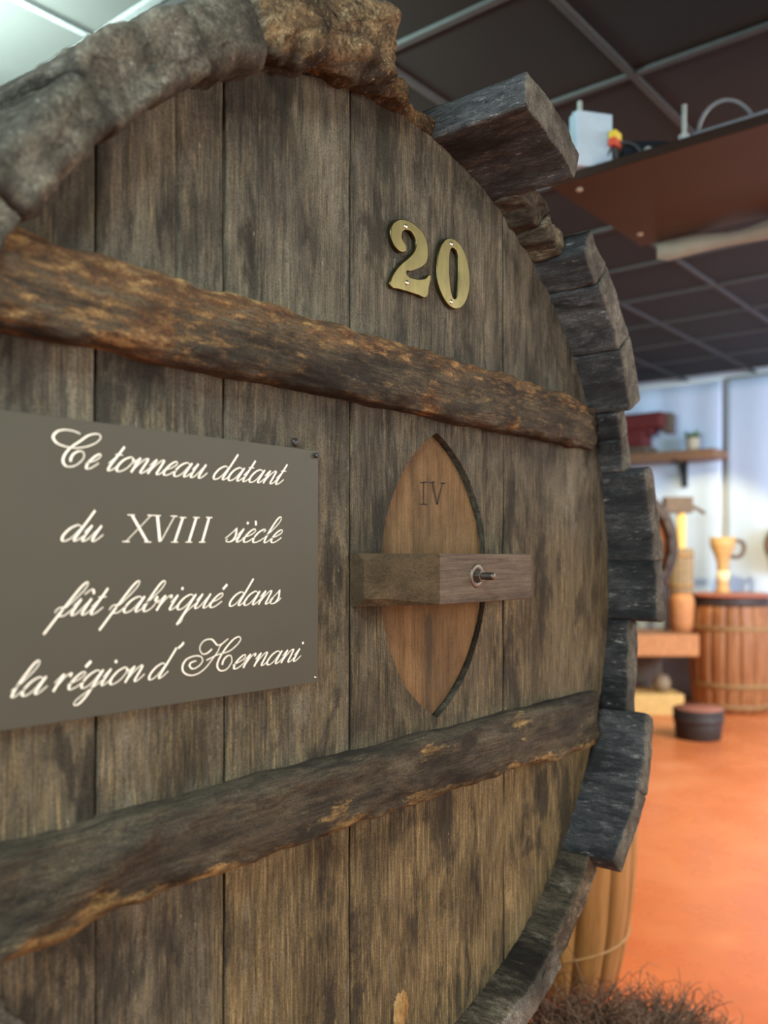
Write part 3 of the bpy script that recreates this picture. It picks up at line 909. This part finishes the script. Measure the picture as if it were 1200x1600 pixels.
def word(text, px0, px1, base_px, xh=.0158, skip_first=None):
    z0 = on_head(*base_px, .0078).z
    a, b = on_head(px0, base_px[1], .0078).x, on_head(px1, base_px[1], .0078).x
    items, pen = [], 0.0
    for ch_ in text:
        g, acc = ch_, None
        if ch_ in ACC: g, acc = ACC[ch_]
        st, adv = GL[g]
        dots = set()
        st = [list(s) for s in st]
        if g == 'i': dots.add(2)
        if acc: st.append(acc); 
        items.append((st, pen, dots, acc)); pen += adv
    def ext(sx):
        xs = [sx * (p[0] + o_) + SLANT * xh * p[1] for st, o_, _, _ in items for s in st for p in s]
        return min(xs), max(xs)
    lo, hi = .002, .05
    for _ in range(40):
        m_ = (lo + hi) / 2; e = ext(m_)
        if e[1] - e[0] > b - a: hi = m_
        else: lo = m_
    sx = lo; off = a - ext(sx)[0]
    for st, o_, dots, acc in items:
        f = lambda p: (off + sx * (p[0] + o_) + SLANT * xh * p[1], z0 + xh * p[1])
        letter(st, f, dots=dots | ({len(st) - 1} if acc and len(acc) == 2 else set()))


def px_letter(strokes, ox, oy, sc, tk=THICK, tn=THIN):
    def f(p):
        q = on_head(ox + p[0] * sc, oy + p[1] * sc, .0078); return (q.x, q.z)
    letter(strokes, f, tk, tn)


# line 1: Ce tonneau datant
px_letter([[(605, 195), (500, 150), (350, 125), (220, 150), (150, 220), (150, 280), (220, 360), (370, 415), (540, 435), (720, 410), (870, 350), (950, 270),
            (935, 210), (860, 195), (740, 225), (600, 320), (440, 430), (340, 550), (310, 650), (345, 730), (420, 755), (530, 730), (640, 640), (672, 560),
            (650, 505), (590, 488), (500, 530), (450, 600), (438, 665)]], 70, 660, .09167)
word('e', 134, 157, (138, 732.5))
word('tonneau', 169, 324, (240, 741))
word('datant', 334, 449, (400, 754))
# line 2: du XVIII siècle
word('du', 97, 161, (102, 845))
def roman(strokes, ox):
    for name_, quads in strokes:
        V, Fc = [], []
        for (p, q, wd) in quads:
            a = on_head(*p, .0078); b = on_head(*q, .0078)
            bb = len(V)
            for c_, s in ((a, -1), (a, 1), (b, 1), (b, -1)): V.append((c_.x + s * wd / 2, SY - .00025, c_.z))
            Fc.append((bb, bb + 1, bb + 2, bb + 3))
        mesh('letter', V, Fc, M['paint'], sgn, False)
def serif(x, y, half=.0044): # short thin horizontal stroke
    return ((x, y - .7), (x, y + .7), half * 2)
def rI(xt, xb): return ('I', [((xt, 808.5), (xb, 847), .0030), serif(xt, 808.6), serif(xb, 847)])
roman([('X', [((206, 804.5), (230, 846.5), .0034), ((236, 805.5), (197, 846), .0011), serif(205, 804.6), serif(236, 805.2), serif(197, 846.2), serif(231, 846.8)]),
       ('V', [((246, 805.5), (250, 846.5), .0034), ((273, 806.5), (251, 846.5), .0011), serif(246, 805.6), serif(272, 806.5)]),
       rI(286, 273), rI(307, 295), rI(327, 316)], 0)
word('siècle', 352, 441, (400, 847.5))
# line 3: fût fabriqué dans
word('fût', 68, 169, (127.5, 960.8))
word('fabriqué', 155, 355, (202, 956.5))
word('dans', 359, 439, (421, 943.5))
# line 4: la région d' Hernani
word('la', 18, 74, (22, 1089))
word('région', 83, 226, (120, 1076))
word('d', 233, 276, (240, 1061))
px_letter([[(97, 135), (82, 158), (48, 188)]], 270, 980, .175, .0026, .0018)
px_letter([[(210, 300), (165, 315), (150, 345), (180, 372), (235, 345), (266, 300), (250, 262), (190, 258), (120, 290), (87, 350), (100, 405), (160, 430),
            (230, 412), (295, 360), (350, 290), (400, 220), (430, 160), (495, 102)],
           [(350, 195), (310, 230), (270, 240), (243, 205), (250, 155), (290, 115), (345, 108), (375, 135), (400, 160), (440, 148), (480, 115)],
           [(300, 295), (350, 270), (400, 245), (500, 215), (570, 160), (605, 110), (590, 85), (540, 110), (470, 190), (410, 290), (397, 350), (425, 388),
            (480, 375), (525, 310), (520, 258), (490, 255), (455, 290), (440, 335)]], 270, 980, .175, .0021, .0010)
word('ernani', 364, 474, (400, 1041), .0152)

# ------------------------------------------------------------------ barrels
def barrel(name, label, loc, h, rb, re, n, mat, hoops, hoop_mat, lid=None, rz=0.0, group=None, head_mat=None):
    t = thing(name, label, 'barrel', loc, rz, group)
    def r_at(z): return re + (rb - re) * (1 - ((z - h / 2) / (h / 2)) ** 2)
    V, Fc = [], []; nz, na = 12, 3; ha = math.pi / n
    for k in range(nz + 1):
        z = h * k / nz; r = r_at(z)
        for i in range(na + 1):
            a = -ha * .985 + 2 * ha * .985 * i / na
            e = .0012 if i in (0, na) else 0
            V.append(((r - e) * math.cos(a), (r - e) * math.sin(a), z))
        V.append(((r - .022) * math.cos(ha * .985), (r - .022) * math.sin(ha * .985), z))
        V.append(((r - .022) * math.cos(-ha * .985), (r - .022) * math.sin(-ha * .985), z))
    m = na + 3
    for k in range(nz):
        for i in range(m):
            a, b = k * m + i, k * m + (i + 1) % m
            Fc.append((a, b, b + m, a + m))
    Fc.append(tuple(range(m))[::-1]); Fc.append(tuple(nz * m + i for i in range(m)))
    first = mesh('stave', V, Fc, mat, t, True)
    me = first.data
    for i in range(1, n):
        o = link(bpy.data.objects.new('stave', me), t); o.rotation_euler = (0, 0, 2 * math.pi * i / n)
    for z0, z1 in hoops:
        pr = [(r_at(z0) - .001, z0), (r_at(z0) + .004, z0 + .001), (r_at((z0 + z1) / 2) + .004, (z0 + z1) / 2), (r_at(z1) + .004, z1 - .001), (r_at(z1) - .001, z1)]
        lathe('hoop', pr, hoop_mat, t, 48)
    lathe('head', [(0, h - .03), (re - .012, h - .03), (re - .012, h - .045), (0, h - .045)], head_mat or mat, t, 32)
    lathe('base', [(0, .03), (re - .012, .03), (re - .012, .045), (0, .045)], mat, t, 32)
    return t


barrel('wooden_barrel', 'ochre varnished barrel standing on the floor right behind the tun', (1.378, .603, 0), .95, .335, .275, 18, M['cask_ochre'],
       [(.16, .166), (.80, .84)], M['hoop_wood'], rz=.1)
bc = at_z(1163, 1117, 0); bc = Vector((bc.x, bc.y, 0)) + Vector((C_, S_, 0)) * .27
br = barrel('wooden_barrel', 'red-brown barrel by the far wall with a wooden pitcher on its lid', bc, .93, .335, .285, 18, M['cask_red'],
            [(.03, .075), (.20, .245), (.66, .705)], M['hoop_wood'])
def r_top(z): return .285 + .05 * (1 - ((z - .465) / .465) ** 2)
lathe('top_hoop', [(r_top(.86) - .001, .86), (r_top(.86) + .005, .862), (.285 + .008, .925), (.285, .93)], M['hoop_dark'], br, 48)
lathe('lid', [(0, .93), (.31, .93), (.325, .94), (.325, .955), (.31, .962), (0, .962)], M['lid_red'], br, 40)
LIDZ = .962

# turned wooden pitcher on the lid
pc = Vector((bc.x, bc.y, LIDZ))
pit = thing('wooden_pitcher', 'turned pale wooden pitcher with a flared cup and handle on the red-brown barrel', 'pitcher', pc - Vector((RT.x, RT.y, 0)) * .07)
lathe('body', [(0, 0), (.062, 0), (.060, .02), (.050, .05), (.048, .10)], M['turned'], pit, 24)
lathe('neck_band', [(.048, .10), (.053, .105), (.053, .175), (.046, .18)], M['turned_light'], pit, 24)
lathe('cup', [(.046, .18), (.050, .25), (.070, .32), (.098, .385), (.104, .46), (.098, .46), (.085, .39), (.0, .33)], M['turned'], pit, 24)
hd = RT.normalized()
tube('handle', [hd * .085 + UP * .43, hd * .16 + UP * .42, hd * .175 + UP * .36, hd * .14 + UP * .30, hd * .07 + UP * .30], .018, M['dark_wood'], pit, 8)

# round plaque at the right edge, hung in front of the far drape
pl_c = at_x(1233, 852, WALLX - .22)
pl = thing('round_plaque', 'brown round wooden plaque hung on the drape at the right frame edge', 'plaque', pl_c)
lathe('disc', [(0, -.02), (.17, -.02), (.17, .0), (0, .0)], M['brown_wood'], pl, 40, (0, 0, 0), 'x')
lathe('rim', [(.17, .02), (.195, .02), (.20, .0), (.195, -.03), (.17, -.03), (.17, .02)], M['dark_wood'], pl, 40, (0, 0, 0), 'x')
box('hanger', -.0, .10, -.02, .02, .12, .16, M['iron'], pl, .002)

# low dark tub on the floor
tb_c = at_z(1103, 1160, 0); tb_c = Vector((tb_c.x, tb_c.y, 0)) + Vector((C_, S_, 0)) * .15
tub = thing('low_tub', 'low dark brown round tub with a red-brown top on the orange floor', 'tub', tb_c)
lathe('body', [(0, 0), (.148, 0), (.152, .01), (.172, .205), (.165, .205), (.16, .19)], M['bucket'], tub, 36)
lathe('lid', [(0, .196), (.160, .196), (.166, .205), (.160, .212), (0, .213)], M['lid_red'], tub, 36)
lathe('band', [(.163, .12), (.168, .12), (.171, .15), (.166, .15)], M['hoop_dark'], tub, 36)

# ------------------------------------------------------------------ display at the far wall, left part
D = 7.35                                # distance along the view axis
def far(px, py, d=D):
    r_ = ray(px, py); return CAM + r_ * d
stand_top = far(1030, 985).z
sp = far(1000, 1000)
st = thing('display_stand', 'low orange wooden stand with a dark gap below by the far wall', 'stand', (sp.x, sp.y, 0), TH - math.pi / 2)
sw = (1066 - 1000) / F * D
box('top_board', -.75, sw, -.40, .22, stand_top - .17, stand_top, M['orange_clay'], st, .008)
box('back_board', -.75, sw - .12, .14, .20, .17, stand_top - .17, M['dark_wood'], st, .004)
box('plinth', -.75, sw - .07, -.26, .22, 0, .17, M['yellow_wood'], st, .008)
for x in (-.70, -.30): box('leg', x, x + .08, -.22, -.14, .17, stand_top - .17, M['dark_wood'], st, .004)
lathe('foot_ball', [(0, -.07), (.05, -.06), (.075, 0), (.05, .06), (0, .07)], M['basket'], st, 16, (sw - .20, -.10, .24))

# press with lever on the stand
pp = far(1062, 985)
pr = thing('small_press', 'small wooden press with slatted basket, yellow screw and side lever on the stand', 'press', (pp.x - .02, pp.y - .02, stand_top), TH - math.pi / 2)
def zz(py): return 1.26 + (HY - py) / F * D - stand_top
xx = lambda px: (px - 1062) / F * D
lathe('base', [(0, 0), (.085, 0), (.095, .06), (.105, zz(940)), (.075, zz(922)), (0, zz(922))], M['orange_clay'], pr, 24)
nb = 14
sv = box_bm(.078, .096, -.017, .017, zz(925), zz(857), .003)
f0 = bm_obj('basket_slat', sv, M['basket'], pr)
for i in range(1, nb):
    o = link(bpy.data.objects.new('basket_slat', f0.data), pr); o.rotation_euler = (0, 0, 2 * math.pi * i / nb)
for z in (zz(915), zz(868)): lathe('basket_band', [(.094, z - .012), (.100, z - .012), (.100, z + .012), (.094, z + .012)], M['hoop_wood'], pr, 24)
lathe('pomace_lid', [(0, zz(868)), (.077, zz(868)), (.077, zz(860)), (0, zz(860))], M['basket'], pr, 20)
lathe('screw_post', [(.036, zz(860)), (.036, zz(790)), (0, zz(790))], M['yellow_wood'], pr, 16)
box('cross_beam', xx(1035), xx(1078), -.05, .05, zz(802), zz(777), M['dark_wood'], pr, .006)
tube('lever', [(xx(1064), -.02, zz(783)), (xx(1096), -.05, zz(803))], .016, M['dark_wood'], pr, 8)
tube('side_post', [(xx(1040), 0, 0), (xx(1040), 0, zz(790))], .020, M['dark_wood'], pr, 8)

# cask lying on its side, its orange head towards the room
cc = far(963, 852, 6.95)
ck = thing('lying_cask', 'cask lying on its side with an orange head half hidden behind the tun staves', 'barrel', (cc.x, cc.y, cc.z), TH - math.pi / 2)
rc = 86 / F * 6.95
lathe('head', [(0, .0), (rc - .03, 0), (rc - .03, -.03), (0, -.03)], M['cask_head'], ck, 40, (0, 0, 0), 'y')
nst = 20
V, Fc = [], []; ha = math.pi / nst * .985
for k in range(9):
    y = -.06 + .62 * k / 8; r = rc + .05 * (1 - ((k - 4) / 4) ** 2)
    for a in (-ha, 0, ha): V.append((r * math.cos(a), y, r * math.sin(a)))
    for a in (ha, -ha): V.append(((r - .03) * math.cos(a), y, (r - .03) * math.sin(a)))
for k in range(8):
    for i in range(5):
        a, b = k * 5 + i, k * 5 + (i + 1) % 5; Fc.append((a, a + 5, b + 5, b))
Fc += [(0, 1, 2, 3, 4), (44, 43, 42, 41, 40)]
f0 = mesh('stave', V, Fc, M['dark_wood'], ck)
for i in range(1, nst):
    o = link(bpy.data.objects.new('stave', f0.data), ck); o.rotation_euler = (0, 2 * math.pi * i / nst, 0)
for y in (.0, .18, .36): lathe('hoop', [(rc + .02, -y - .02), (rc + .048, -y - .02), (rc + .048, -y + .02), (rc + .02, -y + .02)], M['hoop_dark'], ck, 40, (0, 0, 0), 'y')
cz = cc.z - rc - .05
kt = thing('cask_trestle', 'small wooden trestle on the display stand carrying the lying cask', 'stand', (cc.x, cc.y, 0), TH - math.pi / 2)
for y in (.05, .36):
    box('bearer', -.30, .14, y, y + .09, cz - .10, cz + .001, M['dark_wood'], kt, .004)
    for x in (-.30, .02): box('leg', x, x + .07, y + .01, y + .08, stand_top, cz - .10, M['dark_wood'], kt, .004)

# wall shelf with the red machine and the pot
sa, sb_ = at_x(1118, 708, WALLX - .36), at_x(900, 700, WALLX - .36)
zs = 1.26 + (HY - 697) / F * 7.55
sh = thing('wall_shelf', 'brown wooden wall shelf on dark brackets at the far wall', 'shelf', (0, 0, 0))
box('shelf_board', WALLX - .40, WALLX - .06, sa.y, sb_.y, zs - .075, zs, M['brown_wood'], sh, .006)
for y in (sa.y + .37, sb_.y - .25):
    tube('bracket', [(WALLX - .36, y, zs - .075), (WALLX - .22, y, zs - .11), (WALLX - .10, y, zs - .26)], .014, M['iron'], sh, 8)
    box('bracket_plate', WALLX - .12, WALLX + .005, y - .02, y + .02, zs - .30, zs - .075, M['iron'], sh, .003)
mp = at_x(1003, 690, WALLX - .24)
rm = thing('red_machine', 'dark red cast machine with a nozzle head standing on the wall shelf', 'machine', (mp.x, mp.y, zs))
u = 7.55 / F
def yb(name, px0, px1, py0, py1, mat, dx=.10, bev=.012):
    return box(name, -dx, dx, -(px1 - 1003) * u / .86, -(px0 - 1003) * u / .86, (697 - py1) * u, (697 - py0) * u, mat, rm, bev)
yb('foot', 975, 1018, 684, 697, M['dark_wood'], .12)
yb('column', 985, 1012, 655, 684, M['red_iron'])
yb('body', 968, 1042, 628, 656, M['red_iron'], .12, .03)
yb('shoulder', 1008, 1024, 652, 664, M['red_iron'], .08, .02)
yb('nozzle', 1037, 1050, 630, 664, M['dark_wood'], .06)
pt = at_x(1082, 700, WALLX - .22)
pot = thing('potted_plant', 'small cream pot with a green plant on the right end of the wall shelf', 'plant', (pt.x, pt.y, zs))
lathe('pot', [(0, 0), (.045, 0), (.058, .05), (.062, .11), (.055, .12), (0, .115)], M['pot'], pot, 20)
V, Fc = [], []
rnd = random.Random(4)
for i in range(40):
    a = rnd.uniform(0, 6.28); l = rnd.uniform(.05, .10); el = rnd.uniform(.5, 1.4)
    p = Vector((.03 * math.cos(a), .03 * math.sin(a), .11)); d = Vector((math.cos(a) * math.cos(el), math.sin(a) * math.cos(el), math.sin(el)))
    s = d.cross(UP).normalized() * .014
    b = len(V); V += [p, p + d * l * .5 + s, p + d * l, p + d * l * .5 - s]; Fc.append((b, b + 1, b + 2, b + 3))
fo = mesh('foliage', V, Fc, M['green'], pot, False); fo['kind'] = 'stuff'

# ------------------------------------------------------------------ hanging brown board under the ceiling
BZ = 2.40
hb = thing('hanging_board', 'brown wooden board hung on rods under the ceiling, right of the tun', 'board', (0, 0, 0))
bx0, bx1, by1, by0 = 1.46, 2.14, .56, -1.3
box('board', bx0, bx1, by0, by1, BZ, BZ + .03, M['brown_board'], hb, .004)
for px, py in ((905, 295), (1000, 365)):
    q = at_z(px, py, BZ)
    lathe('bolt', [(0, .0), (.008, .0), (.011, .004), (.011, .008)], M['pale_lip'], hb, 14, (q.x, q.y, BZ - .008))
def rod_at(x, y, h_):
    lathe('hanging_rod', [(.0075, 0), (.0075, h_), (0, h_)], M['white_rod'], hb, 10, (x, y, BZ + .03))
    lathe('rod_nut', [(.0075, .0), (.016, .0), (.016, .025), (.0075, .025)], M['white_rod'], hb, 6, (x, y, BZ + .03), 'z', False)
for xx_, yy_ in ((1.56, -.62), (2.06, -.62), (2.06, -1.2), (1.56, -1.2)): rod_at(xx_, yy_, CEIL - BZ - .03)
for px, py, h_ in ((906, 280, .24), (1069, 225, .11)):
    q = at_z(px, py, BZ + .03); rod_at(q.x, q.y, h_)
# pale peeling strip under the far edge
V, Fc = [], []
n = 40
for i in range(n + 1):
    y = .50 - (1.7) * i / n
    gap_ = .022 * math.exp(-((y - .22) / .10) ** 2)
    for x in (bx1 + .001, bx1 + .007):
        V += [(x, y, BZ - .075 + .01 * math.sin(i * .3) + .018 * (i == 0)), (x, y, BZ - gap_)]
for i in range(n):
    a, b = 4 * i, 4 * i + 4
    Fc += [(a, a + 1, b + 1, b), (a + 2, b + 2, b + 3, a + 3), (a + 1, a + 3, b + 3, b + 1), (a, b, b + 2, a + 2)]
lp = mesh('edge_strip', V, Fc, M['pale_lip'], hb); lp['label'] = 'pale strip peeling off the far edge'

# things lying on the board
TOPZ = BZ + .03
q = at_z(928, 258, TOPZ)
bxo = thing('junction_box', 'pale blue plastic box standing on the near edge of the hanging board', 'box', (q.x + .015, q.y, TOPZ), TH - math.pi / 2 + .25)
box('case', -.065, .055, 0, .05, 0, .165, M['pale_blue'], bxo, .005)
box('cover_seam', -.067, .057, .02, .024, .002, .167, M['white_rod'], bxo, .001)
q = at_z(962, 248, TOPZ)
dv = thing('black_device', 'blue-black electrical device beside the pale blue box on the hanging board', 'device', (q.x + .13, q.y - .02, TOPZ), TH - math.pi / 2)
box('case', -.05, .12, 0, .12, 0, .085, M['black_plastic'], dv, .008)
box('handle', -.03, .10, .03, .06, .085, .11, M['black_plastic'], dv, .008)
lathe('knob', [(0, 0), (.012, 0), (.012, .012), (0, .014)], M['white_rod'], dv, 14, (.02, 0, .06), 'y')
cn = thing('plug_connector', 'small red and yellow plug on the black device on the hanging board', 'plug', (q.x + .06, q.y + .03, TOPZ))
box('yellow_half', -.022, .022, -.012, .012, .085, .108, M['yellow'], cn, .003)
box('red_half', -.024, .018, -.012, .012, .062, .086, M['red'], cn, .003)
tube('lead', [(0, 0, .064), (.01, .0, .03), (.03, .01, .004)], .005, M['cable'], cn, 6)
def loop(px, py, w_, h_, rad, mat, label, off=.1):
    q = at_z(px, py, TOPZ) + Vector((FW.x, FW.y, 0)) * off
    d = Vector((RT.x, RT.y, 0))
    pts = [q - d * w_ * 1.1 + UP * rad]
    for i in range(9):
        a = math.pi * (1 - i / 8); pts.append(q + d * w_ * math.cos(a) + UP * (h_ * math.sin(a) + rad))
    pts.append(q + d * w_ * 1.2 + UP * rad)
    o = tube('cable', pts, rad, mat, None, 8); tag(o, label, 'cable')
    return o
loop(1150, 205, .085, .11, .006, M['cable_light'], 'grey cable arched in a tall loop on the hanging board', .06)
loop(985, 250, .06, .075, .005, M['cable'], 'dark thin cable looped over the black device on the hanging board', .06)
a, b = at_z(1085, 210, TOPZ), at_z(1330, 130, TOPZ)
v_ = Vector((FW.x, FW.y, 0)) * .03
o = tube('cable', [a + v_ + UP * .009, (a + b) / 2 + v_ * 1.3 + UP * .009, b + v_ + UP * .009], .009, M['cable_light'], None, 8)
tag(o, 'thick grey cable lying along the near edge of the hanging board', 'cable')

# ------------------------------------------------------------------ heap of dry twigs on the floor
rnd = random.Random(11)
V, Fc = [], []
def heap(cx, cy, rx, ry, h, count, tall):
    for i in range(count):
        a = rnd.uniform(0, 6.283); rr = math.sqrt(rnd.random())
        x, y = cx + rx * rr * math.cos(a), cy + ry * rr * math.sin(a)
        z = rnd.uniform(.0, 1) * h * (1 - rr * rr * .8)
        d = Vector((rnd.gauss(0, 1), rnd.gauss(0, 1), abs(rnd.gauss(.3, .7)) * tall)).normalized()
        l = rnd.uniform(.06, .14); k = Vector((rnd.gauss(0, 1), rnd.gauss(0, 1), rnd.gauss(0, 1))) * .03
        p = Vector((x, y, z + .006)); path = []
        for s in range(5):
            t_ = s / 4; pp_ = p + d * l * t_ + k * math.sin(t_ * 2.6); pp_.z = max(.003, pp_.z); path.append(pp_)
        tube_geo(path, lambda q_: .0019 * (1 - .6 * q_), 3, V, Fc)
hp1 = at_z(890, 1640, .05); hp2 = at_z(1035, 1640, .02)
heap(hp1.x - .07, hp1.y - .08, .20, .19, .20, 1500, 1.0)
heap(hp2.x, hp2.y, .16, .14, .08, 800, 1.0)
tw = mesh('dry_twigs', V, Fc, M['twig'], None, True); tw['kind'] = 'stuff'
tag(tw, 'heap of thin dry brown twigs on the floor below the tun', 'twigs')
